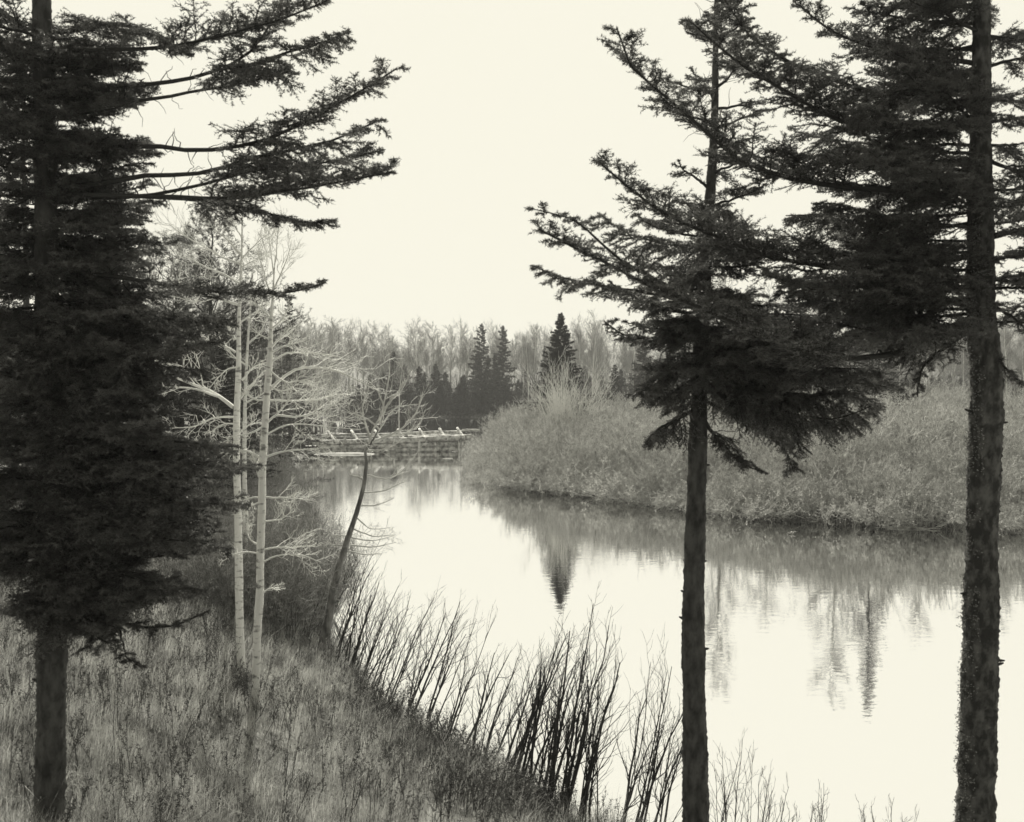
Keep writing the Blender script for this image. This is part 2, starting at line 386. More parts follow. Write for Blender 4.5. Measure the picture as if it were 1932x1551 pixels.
# centre-right fir
fir('fir_tree', 'slimmer fir right of centre, bare knotted trunk standing against the bright water', YC,
    [(1313, 1620), (1312, 1500), (1310, 1350), (1308, 1200), (1310, 1050), (1315, 900), (1320, 730), (1328, 550), (1338, 400), (1348, 230), (1350, 100), (1352, -10), (1353, -90)],
    [52, 50, 44, 42, 39, 35, 31, 25, 20, 14, 11, 7, 3],
    [
     ([(1322, 700), (1400, 735), (1500, 780), (1580, 790), (1650, 765)], 9.0, dict(t0=.08, sec=.46, droop=-.35, roll=-.5)),
     ([(1324, 750), (1390, 785), (1450, 820), (1485, 860), (1495, 890)], 9.2, dict(t0=.15, sec=.30, droop=-.4, roll=.6)),
     ([(1324, 790), (1365, 830), (1400, 870), (1440, 885)], 9.1, dict(t0=.15, sec=.24, droop=-.4, dens=26, roll=.5)),
     ([(1322, 720), (1390, 760), (1450, 790), (1530, 810), (1590, 800)], 9.8, dict(t0=.08, sec=.42, droop=-.4, roll=.6)),
     ([(1318, 700), (1262, 715), (1225, 735), (1208, 750)], 9.1, dict(t0=.1, sec=.32, droop=-.4, roll=.5)),
     ([(1318, 770), (1280, 790), (1240, 810), (1210, 835)], 9.3, dict(t0=.15, sec=.26, droop=-.35, roll=-.5)),
     ([(1322, 660), (1450, 690), (1580, 715), (1690, 730)], 9.0, dict(t0=.06, sec=.52, droop=-.4, roll=.6)),
     ([(1322, 680), (1400, 715), (1480, 745), (1560, 760), (1620, 790)], 9.3, dict(t0=.08, sec=.46, droop=-.4, roll=-.5)),
     ([(1322, 640), (1420, 680), (1520, 700), (1600, 740), (1660, 780)], 9.8, dict(t0=.08, sec=.46, droop=-.4, roll=.5)),
     ([(1322, 640), (1230, 640), (1170, 628), (1140, 605)], 9.2, dict(t0=.2, sec=.26)),
     ([(1326, 590), (1250, 585), (1190, 560), (1155, 530)], 9.4, dict(t0=.2, sec=.28)),
     ([(1326, 620), (1440, 620), (1560, 640), (1660, 650)], 9.2, dict(t0=.1, sec=.36)),
    ],
    [(560, 740, 12, 330, -.7, .9, dict(t0=.1, sec=.38, rise=-.15, droop=-.3)),
     (560, 760, 8, 130, 2.4, 4.2, dict(t0=.1, sec=.30, rise=-.2, droop=-.3)),
     (400, 720, 16, 130, 3.5, 5.9, dict(t0=.05, sec=.30, rise=-.25, droop=-.35)),
     (600, 700, 8, 150, 0, 6.28, dict(t0=.1, sec=.30, rise=-.15)),
     (380, 600, 18, 150, 0, 6.28, dict(t0=.3, sec=.24, rise=.0)),
     (60, 380, 18, 110, 0, 6.28, dict(t0=.4, sec=.18, rise=.15, dens=18)),
     (-40, 80, 12, 70, 0, 6.28, dict(t0=.3, sec=.14, rise=.3, dens=18))],
    [(1060, .2, .03), (1125, 3.3, .025), (1175, 3.0, .03), (1225, 0, .035), (930, .3, .02), (1270, .3, .02), (880, -.1, .03)], 11)

# right fir
fir('fir_tree', 'thick-trunked fir at the right edge with lichen spots, boughs sweeping up to the left', YR,
    [(1838, 1620), (1842, 1480), (1846, 1350), (1850, 1200), (1853, 1000), (1858, 850), (1862, 720), (1852, 600), (1850, 400), (1850, 250), (1852, 100), (1853, -80)],
    [70, 68, 66, 62, 58, 58, 58, 54, 46, 38, 34, 28],
    [
     ([(1850, 232), (1670, 238), (1571, 227), (1478, 170), (1404, 128), (1345, 80), (1295, 35)], 7.6, dict(t0=.25, sec=.52, roll=.4, r0=.026)),
     ([(1850, 170), (1645, 176), (1571, 153), (1473, 112), (1400, 60), (1360, 0)], 8.1, dict(t0=.2, sec=.52, roll=-.3, r0=.024)),
     ([(1850, 120), (1740, 110), (1640, 90), (1560, 50), (1500, 0)], 8.3, dict(t0=.2, sec=.40, roll=.3, r0=.02)),
     ([(1850, 340), (1700, 365), (1547, 355), (1473, 340), (1399, 312), (1325, 250), (1261, 188), (1200, 143), (1165, 60)], 7.3, dict(t0=.3, sec=.50, roll=.5, r0=.028, dens=28)),
     ([(1850, 480), (1719, 500), (1620, 508), (1522, 498), (1423, 473), (1325, 434), (1246, 402), (1187, 358), (1123, 300)], 7.5, dict(t0=.35, sec=.50, roll=.45, r0=.028)),
     ([(1400, 468), (1330, 455), (1250, 450), (1180, 430), (1120, 385)], 7.2, dict(t0=.1, sec=.34, roll=-.3, r0=.012, dens=20)),
     ([(1850, 600), (1740, 650), (1640, 672), (1547, 670), (1450, 636), (1350, 592), (1256, 550), (1160, 505), (1070, 460), (1000, 425)], 7.3, dict(t0=.3, sec=.52, roll=.4, r0=.03)),
     ([(1300, 570), (1200, 545), (1120, 530), (1050, 520), (1000, 500)], 7.0, dict(t0=.15, sec=.26, roll=-.3, r0=.012, dens=16)),
     ([(1256, 535), (1190, 500), (1130, 450), (1080, 410), (1010, 390)], 7.6, dict(t0=.15, sec=.26, roll=.3, r0=.012, dens=16)),
     ([(1850, 560), (1740, 580), (1640, 570), (1540, 550), (1440, 520)], 7.9, dict(t0=.15, sec=.5, roll=.4)),
     ([(1850, 420), (1740, 430), (1640, 420), (1560, 400), (1480, 400)], 8.8, dict(t0=.2, sec=.5, roll=-.4)),
     ([(1850, 300), (1740, 310), (1640, 300), (1560, 290)], 9.0, dict(t0=.25, sec=.36)),
     ([(1850, 610), (1780, 660), (1740, 700), (1735, 745)], 8.0, dict(t0=.3, sec=.16, dens=16, droop=-.25)),
     ([(1850, 590), (1790, 620), (1740, 640), (1690, 690)], 8.4, dict(t0=.3, sec=.2, droop=-.25)),
     ([(1856, 560), (1900, 590), (1960, 620)], 8.0, dict(t0=.2, sec=.3)),
     ([(1856, 640), (1890, 680), (1935, 720)], 8.2, dict(t0=.4, sec=.16, dens=16)),
     ([(1856, 300), (1900, 320), (1980, 330)], 8.2, dict(t0=.2, sec=.3)),
     ([(1856, 450), (1920, 440), (1990, 430)], 8.2, dict(t0=.3, sec=.3)),
    ],
    [(-40, 240, 15, 250, 1.9, 4.2, dict(t0=.12, sec=.36, rise=.05)),
     (500, 640, 14, 360, 2.5, 3.8, dict(t0=.15, sec=.45, rise=-.04)),
     (240, 500, 14, 340, 2.3, 4.0, dict(t0=.12, sec=.42, rise=-.02)),
     (-40, 620, 18, 160, -1.4, 1.4, dict(t0=.2, sec=.3, rise=-.05))],
    [(790, 3.3, .06), (800, .1, .06), (930, 3.4, .04), (1120, 3.3, .05), (1245, -.1, .06), (1262, -.3, .04), (1030, 4.3, .02), (1380, 3.4, .03), (870, 4.6, .02)], 19,
    bark='fir_bark_lichen')

rt = bpy.data.objects['trunk.002']
tv = np.array([v.co for v in rt.data.vertices]); tv = tv.reshape(-1, 32, 3); cc = tv.mean(1, keepdims=True); dd = nrm(tv - cc)
sel = (tv[..., 2] > 1.0) & (tv[..., 2] < 7.2) & (dd[..., 0] < -.45) & (dd[..., 1] < .75); pv_ = tv[sel]; dv = dd[sel]
pk = R.integers(0, len(pv_), 3500); keep = wob(pv_[pk][:, 2] * 6, pv_[pk][:, 1] * 5, .6) > -.15; pk = pk[keep]
st = pv_[pk] + R.normal(0, .018, (len(pk), 3)) * np.array([.3, 1, 1.6]) + dv[pk] * .004
f = MB(); needles(f, np.stack([st, st + dv[pk] * .01 + R.normal(0, .006, st.shape)], 1), .0025, .008, .008, flat=1, fwd=.2)
f.build('lichen', mat('lichen', .2, .45, scale=12), rt)

# ------------------------------------------------------------------ pale bare trees by the river
def bare_tree(name, label, Y, tr, wid, branches, bark, twig, seed, tw=(7, 5), up=.15, cat='tree', twl=.42, side=.35, bwid=1.0):
    path = [Ppt(x, y, Y) for x, y in tr]; rads = [w_ / 2 / FPX * Y for w_ in wid]
    path[0][2] = min(path[0][2], hz(path[0][0], path[0][1]) - .05)
    m, pts, rr = trunk_mesh(path, rads, n=80, k=12, rough=.03, seed=seed)
    root = empty(name); tag(root, label, cat)
    m.build('trunk', bark, root, smooth=True)
    for br in branches:
        pp, w0 = br[0], br[1]; n_ = len(pp); dy = R.uniform(-1, 1) * side
        ln = abs(pp[-1][0] - pp[0][0]) / FPX * Y
        c = path_pt = Ppt(pp[0][0], pp[0][1], Y)
        P_ = smooth_path([Ppt(x, y, Y + dy * ln * (i / (n_ - 1))) for i, (x, y) in enumerate(pp)], 12)
        P_ = P_ + np.cumsum(R.normal(0, .004, P_.shape), 0)
        rd = w0 * bwid / 2 / FPX * Y * (1 - .72 * np.linspace(0, 1, 12))
        w = MB(); tubes(w, P_, rd, 6)
        A, AR = spawn(P_[None], rd[None], tw[0], twl, .75, t0=.25, up=up, wig=.18, N=6, r=.5, rmin=.0042, taper=.4)
        tubes(w, A, AR, 3)
        B_, BR = spawn(A, AR, tw[1], .45, .7, t0=.2, up=up, wig=.18, N=5, r=.6, rmin=.0032)
        tubes(w, B_, BR, 3)
        w.build('branch', twig, root)
    return root
g1 = G(456, 1288); g2 = G(483, 1335)
Y1, Y2 = g1[1], g2[1]
bare_tree('birch_tree', 'white-barked bare tree, the left one of the pair, forked high branches behind the dark bough', Y1,
    [(457, 1288), (453, 1200), (451, 1100), (449, 960), (446, 860), (447, 780), (450, 700), (451, 600), (454, 540), (456, 480), (457, 420), (458, 370)],
    [16, 16, 15, 15, 14, 14, 13, 11, 8, 5.5, 3.5, 2],
    [([(441, 769), (414, 749), (374, 732), (334, 715), (290, 702), (278, 690)], 8), ([(414, 749), (367, 735), (307, 730), (243, 725)], 5),
     ([(454, 752), (468, 733), (482, 718), (497, 703)], 5), ([(456, 718), (475, 695), (490, 686), (508, 680)], 5),
     ([(444, 665), (425, 653), (408, 646), (371, 643)], 5), ([(444, 641), (436, 625), (431, 615), (426, 608)], 7),
     ([(455, 482), (428, 450), (401, 424), (389, 393)], 5), ([(455, 498), (421, 487), (388, 467), (347, 444), (320, 425)], 5),
     ([(453, 535), (428, 521), (394, 506), (350, 480)], 5), ([(457, 490), (475, 470), (488, 457), (510, 440)], 4),
     ([(451, 575), (414, 563), (371, 551), (337, 544), (320, 521)], 6), ([(445, 787), (401, 789), (374, 802), (327, 808)], 5),
     ([(456, 505), (480, 492), (500, 480)], 3), ([(456, 450), (440, 425), (430, 400)], 3), ([(446, 800), (420, 800), (390, 815)], 4),
     ([(452, 610), (480, 590), (505, 575)], 4), ([(448, 820), (470, 805), (490, 790)], 4), ([(450, 690), (425, 700), (395, 735)], 4)],
    M['birch'], M['birch_twig'], 5, tw=(11, 7), twl=.48)
bare_tree('birch_tree', 'white-barked bare tree, the right one of the pair, arching branches out toward the river', Y2,
    [(482, 1340), (484, 1250), (487, 1165), (490, 1125), (491, 1060), (494, 960), (496, 870), (500, 800), (504, 740), (509, 680), (511, 620), (514, 570), (517, 520), (519, 485)],
    [15, 15, 15, 16, 15, 15, 15, 14, 14, 13, 12, 8, 4, 1.5],
    [([(510, 735), (535, 712), (558, 698), (595, 693), (635, 700), (670, 715), (705, 735)], 7), ([(511, 682), (542, 667), (575, 665), (645, 672)], 5),
     ([(511, 665), (532, 655), (580, 643)], 5), ([(513, 655), (532, 638), (552, 626)], 5), ([(503, 799), (528, 776), (542, 760), (548, 735)], 5),
     ([(520, 783), (558, 786), (602, 779), (646, 755)], 5), ([(508, 755), (562, 755), (609, 750), (642, 732)], 5),
     ([(500, 862), (535, 853), (575, 849), (625, 846)], 5), ([(501, 802), (471, 816), (421, 826)], 5), ([(493, 866), (475, 853), (448, 849), (408, 858)], 5),
     ([(502, 755), (481, 752), (463, 740)], 5), ([(491, 900), (484, 880), (474, 860)], 9), ([(494, 937), (471, 940), (452, 960)], 4),
     ([(494, 946), (471, 957), (455, 975)], 4), ([(497, 939), (542, 939), (580, 940)], 4), ([(497, 986), (535, 976), (555, 958)], 4),
     ([(494, 1038), (518, 1031), (548, 1031), (595, 1028)], 4), ([(494, 1061), (525, 1049), (558, 1048), (604, 1060)], 4),
     ([(490, 1043), (458, 1041), (418, 1056)], 4), ([(492, 1121), (510, 1110), (530, 1106)], 4), ([(489, 1030), (468, 1012), (470, 985)], 4),
     ([(513, 620), (535, 600), (550, 575)], 5), ([(507, 640), (488, 628), (470, 610)], 4), ([(510, 700), (540, 720), (575, 715), (610, 700)], 4),
     ([(505, 725), (525, 735), (580, 715)], 4), ([(500, 820), (540, 800), (590, 800), (680, 808)], 4), ([(512, 600), (485, 575), (465, 560)], 4), ([(515, 562), (500, 520), (488, 475)], 4), ([(516, 545), (535, 505), (548, 462)], 4), ([(517, 520), (510, 470), (508, 425)], 3), ([(518, 500), (524, 450), (526, 410)], 3)],
    M['birch'], M['birch_twig'], 6, tw=(11, 7), twl=.48)
bare_tree('birch_tree', 'thin grey-white bare stem just behind the left one of the pale pair', Y1 + 5,
    [(462, 1180), (463, 1000), (461, 850), (463, 740), (468, 640), (473, 570), (478, 500)], [9, 9, 9, 8, 6, 4, 1.5],
    [([(464, 690), (440, 670), (420, 640)], 4), ([(466, 650), (490, 630), (505, 600)], 4), ([(463, 760), (490, 745), (520, 720)], 4)],
    M['birch'], M['birch_twig'], 8)
gs = G(606, 1240); YS = gs[1]
bare_tree('dead_tree', 'leaning dead tree with a dark trunk and spiky up-curved branches over the river', YS,
    [(604, 1245), (618, 1180), (632, 1100), (655, 1020), (675, 960), (688, 905), (691, 870), (690, 850), (700, 836), (712, 815), (722, 785)],
    [22, 19, 16.5, 14.5, 12.5, 10.5, 9, 7.5, 6, 4, 2.5],
    [([(697, 838), (706, 805), (722, 780), (740, 750)], 4), ([(703, 835), (752, 812), (783, 780), (797, 738)], 4), ([(730, 825), (770, 815), (793, 800), (803, 775)], 3),
     ([(700, 830), (690, 800), (684, 770), (697, 735)], 4), ([(716, 800), (735, 760), (760, 735), (777, 700)], 4), ([(690, 895), (736, 902), (771, 875), (793, 843)], 3),
     ([(684, 930), (720, 928), (765, 912)], 3), ([(678, 955), (720, 950), (745, 938)], 3), ([(686, 905), (672, 898), (660, 895)], 4),
     ([(672, 975), (700, 997), (740, 995)], 2.5), ([(668, 998), (707, 1012), (742, 1010)], 2.5), ([(663, 1015), (705, 1022), (742, 1012)], 2.5),
     ([(660, 1028), (705, 1033), (743, 1024)], 2.5), ([(657, 1040), (690, 1045), (719, 1043)], 2.5), ([(656, 1012), (626, 1010)], 2.5), ([(650, 1030), (610, 1029)], 2.5),
     ([(718, 795), (728, 740), (734, 690), (730, 660)], 3), ([(712, 815), (745, 770), (790, 760)], 3), ([(716, 810), (690, 790), (660, 780), (635, 760)], 3), ([(725, 770), (710, 735), (690, 715)], 3), ([(688, 850), (720, 850), (770, 825)], 3)],
    M['snag'], M['snag_twig'], 9, tw=(8, 5), twl=.34, bwid=1.35)

# ------------------------------------------------------------------ bushes, saplings, weeds
def bush_mesh(hgt, nst, spread, mat_, n2=7, n3=3, r0=.012, lean=0.0, k=3, rmin=.004, curve=.3, name='stems', base=.25, a2=.5, w2=.12, wob_=.014, leaf=None, dome=0., jl=0.):
    az = R.uniform(0, 2 * pi, nst); sp_ = spread * np.sqrt(R.uniform(0, 1, nst)); h_ = hgt * R.uniform(.6, 1.0, nst) * (1 - dome * (sp_ / spread) ** 2); lean = lean + R.normal(0, jl, (nst, 1)) if jl else lean
    s = np.linspace(0, 1, 7)
    bx, by = base * np.cos(az) * sp_, base * np.sin(az) * sp_
    X = bx[:, None] + (np.cos(az) * sp_)[:, None] * s * (1 - curve * s) + lean * h_[:, None] * s
    Y = by[:, None] + (np.sin(az) * sp_)[:, None] * s * (1 - curve * s)
    Z = h_[:, None] * s * (1 - .08 * s) - .1
    P_ = np.stack([X, Y, Z], -1) + np.cumsum(R.normal(0, wob_ * hgt, (nst, 7, 3)), 1) * s[None, :, None]
    rd = (r0 * R.uniform(.6, 1.2, nst))[:, None] * (1 - .75 * s)
    w = MB(); tubes(w, P_, rd, k)
    A, AR = spawn(P_, rd, n2, .30, a2, t0=.2, up=.2, wig=w2, N=4, r=.55, rmin=rmin); tubes(w, A, AR, 3)
    if leaf is not None: needles(leaf, A, .11, .055, .03, flat=1, fwd=.3)
    if n3:
        B_, BR = spawn(A, AR, n3, .5, a2 * 1.2, t0=.15, up=.15, wig=w2, N=3, r=.6, rmin=rmin * .8); tubes(w, B_, BR, 3)
        if leaf is not None: needles(leaf, B_, .09, .055, .03, flat=1, fwd=.3)
    return w

# saplings along the near bank, leaning to the right
sap = [(640, 1285, 230), (665, 1290, 210), (690, 1310, 190), (715, 1330, 230), (765, 1345, 250), (800, 1360, 225), (850, 1400, 260),
       (905, 1440, 290), (935, 1465, 290), (960, 1480, 290), (985, 1500, 330), (1012, 1510, 330), (1045, 1530, 390), (1066, 1545, 400), (1098, 1560, 380),
       (1135, 1570, 320), (1160, 1575, 390), (1190, 1585, 330), (1230, 1590, 230), (620, 1230, 210), (600, 1200, 170), (588, 1210, 150),
       (1345, 1600, 190), (1375, 1600, 220), (1410, 1600, 190), (1450, 1610, 150), (1500, 1610, 150), (1560, 1610, 160), (1640, 1620, 140), (1690, 1620, 130)]
where = ['where the leaning dead tree stands', 'along the near bank left of the slim fir', 'at the bottom right near the slim fir']
for i, (px, py, hp) in enumerate(sap):
    g = G(px, min(py, 1700)) if py < 1700 else None
    hh = hp / FPX * g[1]
    lean = .30 if px < 1000 else (.16 if px < 1300 else .06)
    w = bush_mesh(hh * 1.12, int(R.integers(3, 7)), hh * .12, None, n2=8 if px < 1300 else 5, n3=3 if px < 1300 else 2, a2=.4, w2=.15, wob_=.013, jl=.065, r0=.02 if px < 1300 else .008, rmin=.0028, lean=lean, k=5, base=.9)
    o = w.build('sapling', M['dark_twig']); o.location = g
    if px < 660: lb, gr = 'clump of bare dark stems at the foot of the leaning dead tree', 'stem clumps by the dead tree'
    elif px < 1110:
        t = 'stretch nearest the leaning dead tree' if px < 780 else ('middle stretch' if px < 930 else 'lower stretch near the bottom edge')
        lb, gr = 'bare leaning stems on the near bank, ' + t, 'bare stem clumps of the near bank, ' + t
    elif px < 1300: lb, gr = 'tall clump of leaning bare stems close left of the slim bare trunk', 'stem clumps left of the slim trunk'
    else: lb, gr = 'fine bare twigs rising at the bottom between the two right trunks', 'twigs between the right trunks'
    tag(o, lb, 'sapling', gr)

# thin upright plants standing in the meadow
for i, (px, py, hp, ln) in enumerate([(220, 1440, 200, .05), (330, 1440, 160, .08), (400, 1530, 190, .06), (530, 1545, 200, .12), (545, 1560, 160, .35), (650, 1570, 150, .1), (700, 1575, 150, .08),
                                  (605, 1400, 140, -.15), (540, 1225, 130, .03), (575, 1215, 130, .05), (555, 1225, 170, 0), (150, 1500, 120, .1), (470, 1500, 110, .1), (300, 1560, 110, .1), (420, 1290, 130, -.04), (120, 1380, 120, .15)]):
    g = G(px, min(py, 1600)); hh = hp / FPX * g[1]
    w = bush_mesh(hh, 2, hh * .12, None, n2=5, n3=2, r0=.008, rmin=.002, lean=ln, k=5)
    o = w.build('weed_stalk', M['dark_twig']); o.location = g
    tag(o, 'thin dark leafless stalk standing up out of the meadow grass', 'plant', 'bare stalks in the meadow')

# dark low shrubs on the edge of the bank
def leafy(w, P_, sp, ln, wd):  needles(w, P_, sp, ln, wd, flat=.9, fwd=.2)
for i, (px, py, s) in enumerate([(650, 1300, .5), (690, 1340, .55), (730, 1370, .6), (770, 1400, .65), (810, 1425, .65), (850, 1445, .7), (885, 1470, .6), (925, 1495, .55), (970, 1515, .5), (1010, 1535, .45), (780, 1440, .5), (830, 1470, .5), (880, 1510, .5)]):
    g = G(px, py); r = s
    root = empty('low_shrub', g); tag(root, 'dense low dark shrub on the lip of the near bank below the leaning stems', 'shrub', 'low dark shrubs on the bank lip')
    w = bush_mesh(r * .95, 34, r * 1.0, None, n2=5, n3=2, r0=.005, rmin=.002, base=.5); w.build('stems', M['dark_twig'], root)
    az = R.uniform(0, 2 * pi, 150); rr_ = r * .8 * np.sqrt(R.uniform(0, 1, 150)); z0 = R.uniform(.0, .6, 150) * r * (1.1 - rr_ / r * .7)
    st = np.stack([np.cos(az) * rr_, np.sin(az) * rr_, z0], -1); en = st + np.stack([R.normal(.03, .06, 150), R.normal(0, .06, 150), R.uniform(.05, .18, 150)], -1)
    f = MB(); leafy(f, np.stack([st, en], 1), .009, .03, .012); f.build('leaves', M['dark_leaf'], root)

# brush on the left bank behind the birches
protoB = []
for i in range(4):
    w = bush_mesh(3.0, 55, 1.3, None, n2=8, n3=4, a2=.75, w2=.28, wob_=.025, r0=.013, rmin=.0055, lean=.05, base=.8); o = w.build('brush', M['brush']); protoB.append(o)
    tag(o, 'tall tangle of bare grey brush on the left bank between pale trees and river', 'bush', 'bare brush on the left bank')
pos = []
for px, py in [(490, 1180), (500, 1195), (530, 1200), (560, 1190), (590, 1180), (520, 1160), (555, 1150), (590, 1130), (470, 1180), (540, 1110), (575, 1090), (600, 1080), (515, 1090),
               (430, 1160), (400, 1150), (560, 1050), (590, 1040), (540, 1040), (595, 1010), (570, 990), (550, 980), (500, 1040), (590, 970), (575, 950), (560, 935), (540, 930), (600, 1150), (460, 1100)]:
    pos.append(G(px - (28 if py < 1130 else 8), py))
used = [False] * 4
for i, g in enumerate(pos):
    k = i % 4; sc = R.uniform(.55, .85) * (1.0 if g[1] < 27 else .75)
    if not used[k]: o = protoB[k]; used[k] = True; o.location = g; o.scale = (sc,) * 3
    else: o = copy_tree(protoB[k], g, R.uniform(0, 6.28), sc)

# ------------------------------------------------------------------ distant conifers and aspens (prototypes)
def spruce_parts(root, hgt, rad, mt='needle_far', nb=95, ragged=.25, nl=.16, nw=.05, sp=.02, trunk_r=.12, t_bot=.06, prof=1.0):
    m = MB(); zz = np.linspace(-.3, hgt, 9); tubes(m, np.stack([zz * 0, zz * 0, zz], -1), trunk_r * (1.02 - np.linspace(0, 1, 9)), 6); m.build('trunk', M['fir_bark'], root)
    u = t_bot + (1 - t_bot) * np.linspace(0, 1, nb) ** .9; az = np.arange(nb) * 2.4 + R.normal(0, .4, nb)
    ll = rad * (1 - u) ** prof * R.uniform(1 - ragged, 1 + ragged, nb) + .12 * hgt / 10; s = np.linspace(0, 1, 5)
    X = np.cos(az)[:, None] * ll[:, None] * s; Y = np.sin(az)[:, None] * ll[:, None] * s
    Z = (u * hgt)[:, None] + ll[:, None] * (-.35 * s + .22 * s * s) * (1.2 - u)[:, None] + ll[:, None] * (u ** 3)[:, None] * s * .6
    P_ = np.stack([X, Y, Z], -1); rd = np.full((nb, 5), .02) * (1 - .6 * s)
    f = MB(); tubes(f, P_, rd, 3)
    A, AR = spawn(P_, rd, 12, .35, .9, t0=.15, up=-.12, N=3, planar=.35, r=.5, rmin=.005); needles(f, A, sp, nl, nw, flat=.6, fwd=.7); needles(f, P_, sp, nl, nw, t0=.1, flat=.6, fwd=.5)
    f.build('crown', M[mt], root)
def aspen_parts(root, hgt, r0=.11, nb=34, low=.35, spread=.24, n2=8, n3=5):
    zz = np.linspace(-.3, hgt, 12); x = np.cumsum(R.normal(0, .05, 12)); y = np.cumsum(R.normal(0, .05, 12)); P_ = np.stack([x, y, zz], -1); rd = r0 * (1.05 - np.linspace(0, 1, 12))
    m = MB(); tubes(m, P_, rd, 6); m.build('trunk', M['aspen'], root)
    f = MB(); A, AR = spawn(P_[None], rd[None], nb, spread, .75, t0=low, t1=.99, up=.25, wig=.1, N=6, r=.4, rmin=.014, taper=.6); tubes(f, A, AR, 3)
    B_, BR = spawn(A, AR, n2, .42, .6, t0=.15, up=.15, N=4, r=.6, rmin=.010); tubes(f, B_, BR, 3)
    C_, CR = spawn(B_, BR, n3, .5, .6, t0=.1, up=.1, N=3, r=.7, rmin=.0085); tubes(f, C_, CR, 3)
    f.build('crown', M['aspen_twig'], root)

GS = 'dark spruces in the far forest'; GA = 'pale bare trees in the far forest'
protoS = []; protoA = []
for i, (h_, r_) in enumerate([(11, 1.9), (9.5, 2.0), (8, 2.0), (6.5, 1.9)]):
    o = empty('spruce_tree'); tag(o, 'dark pointed spruce among the bare trees of the far forest', 'tree', GS); spruce_parts(o, h_, r_, nb=85, sp=.022, nl=.22, nw=.08, ragged=.5, prof=.75); protoS.append([o, h_, False])
for i, h_ in enumerate([12, 11, 10, 12.5]):
    o = empty('bare_tree'); tag(o, 'pale slender bare tree in the far forest across the river', 'tree', GA); aspen_parts(o, h_, r0=[.15, .11, .13, .1][i], low=[.45, .3, .5, .25][i]); protoA.append([o, h_, False])
def place(pr, loc, sc):
    if not pr[2]: o = pr[0]; pr[2] = True; o.location = loc; o.scale = (sc,) * 3; return o
    return copy_tree(pr[0], loc, R.uniform(0, 6.28), sc)
def zone_label(o, x, y, conifer):
    px = 966 + 1900 * x / y
    zn = [(560, 'beyond the left bank, hidden by the pale birches'), (700, 'behind the leaning dead tree'), (860, 'above the right half of the log crib'), (1000, 'left of the lone dark spruce'),
          (1130, 'behind the lone dark spruce'), (1330, 'just left of the slim bare-trunked fir'), (1830, 'between the two right-hand firs'), (9999, 'past the thick right trunk')]
    for a, t in zn:
        if px < a: break
    k = ('dark spruce', 'dark spruces') if conifer else ('pale bare tree', 'pale bare trees')
    o['label'] = k[0] + ' of the far forest ' + t; o['group'] = k[1] + ' of the far forest ' + t
for row, (off, n_, mix) in enumerate([(1.0, 70, .8), (2.6, 70, .72), (5, 64, .6), (9, 70, .22), (13, 66, .14), (19, 60, .1), (27, 56, .06)]):
    for i in range(n_):
        X = -62 + 150 * (i + R.uniform(0, 1)) / n_
        yy = float(np.interp(X, [p[0] for p in FAR[1:9]], [p[1] for p in FAR[1:9]])) + off + R.uniform(-1.5, 2.5)
        z = hz(X, yy)
        if R.uniform() < mix: pr = protoS[R.integers(0, 4)]; sc = R.uniform(.42, .74) if row < 3 else R.uniform(.6, .9)
        else: pr = protoA[R.integers(0, 4)]; sc = R.uniform(.75, 1.02)
        o = place(pr, (X, yy, z - .05), sc); o.scale = (sc * R.uniform(.8, 1.3), sc * R.uniform(.8, 1.3), sc); o.rotation_euler[0] = R.normal(0, .03); o.rotation_euler[1] = R.normal(0, .035)
        zone_label(o, X, yy, pr in protoS)
# singled-out spruces of the far shore
for (px, ty, Yd, lb) in [(908, 613, 134, 'ragged spruce above the far forest, left one of the two that stand out'), (949, 617, 132, 'narrow dark spruce above the far forest, right one of the two that stand out')]:
    c = Ppt(px, ty, Yd); z = hz(c[0], Yd); o = copy_tree(protoS[0][0], (c[0], Yd, z), R.uniform(0, 6), (c[2] - z) / 11, lb)
    if 'group' in o: del o['group']
# small dark brush along the far shore: reads as one mass
f = MB(); n_ = 4200
X = R.uniform(-62, 90, n_); yy = np.interp(X, [p[0] for p in FAR[1:9]], [p[1] for p in FAR[1:9]]) + R.uniform(.3, 11, n_); z = height(X, yy)
st = np.stack([X, yy, z], -1); en = st + np.stack([R.normal(0, .5, n_), R.normal(0, .5, n_), R.uniform(1.2, 5.2, n_)], -1)
P_ = np.stack([st, (st + en) / 2 + R.normal(0, .1, (n_, 3)), en], 1); rd = np.full((n_, 3), .03); rd[:, 2] = .01; tubes(f, P_, rd, 3)
A, AR = spawn(P_, rd, 9, .4, .7, t0=.1, N=3, r=.5, rmin=.012, up=.1); tubes(f, A, AR, 3)
tag(f.build('undergrowth', mat('dark_undergrowth', .05, .14, scale=1)), 'low bare brush along the foot of the far forest', 'undergrowth', kind='stuff')

# island spruce, its bare neighbour, tall spruce hidden by the right fir but seen in the water
def big_spruce(px, ty, Yd, rad, label, **kw):
    c = Ppt(px, ty, Yd); z = hz(c[0], Yd); o = empty('spruce_tree', (c[0], Yd, z)); tag(o, label, 'tree'); spruce_parts(o, c[2] - z, rad, mt='needle_mid', **kw); return o
big_spruce(1058, 594, 66, 3.1, 'lone dark spruce standing up behind the willow thicket on the point', nb=210, sp=.012, nl=.12, nw=.045, ragged=.3, prof=1.05)
big_spruce(1650, 372, 70, 2.6, 'very tall spruce behind the thicket whose pointed reflection reaches far down the water', nb=150, sp=.022, nl=.12, nw=.045, ragged=.4)
big_spruce(1215, 640, 95, 3.0, 'dark spruce behind the thicket left of the slim fir', nb=120, sp=.03, nl=.16, nw=.06, ragged=.3)
big_spruce(1160, 690, 100, 2.6, 'short broad spruce behind the thicket right of the lone dark one', nb=100, sp=.03, nl=.16, nw=.06, ragged=.3)
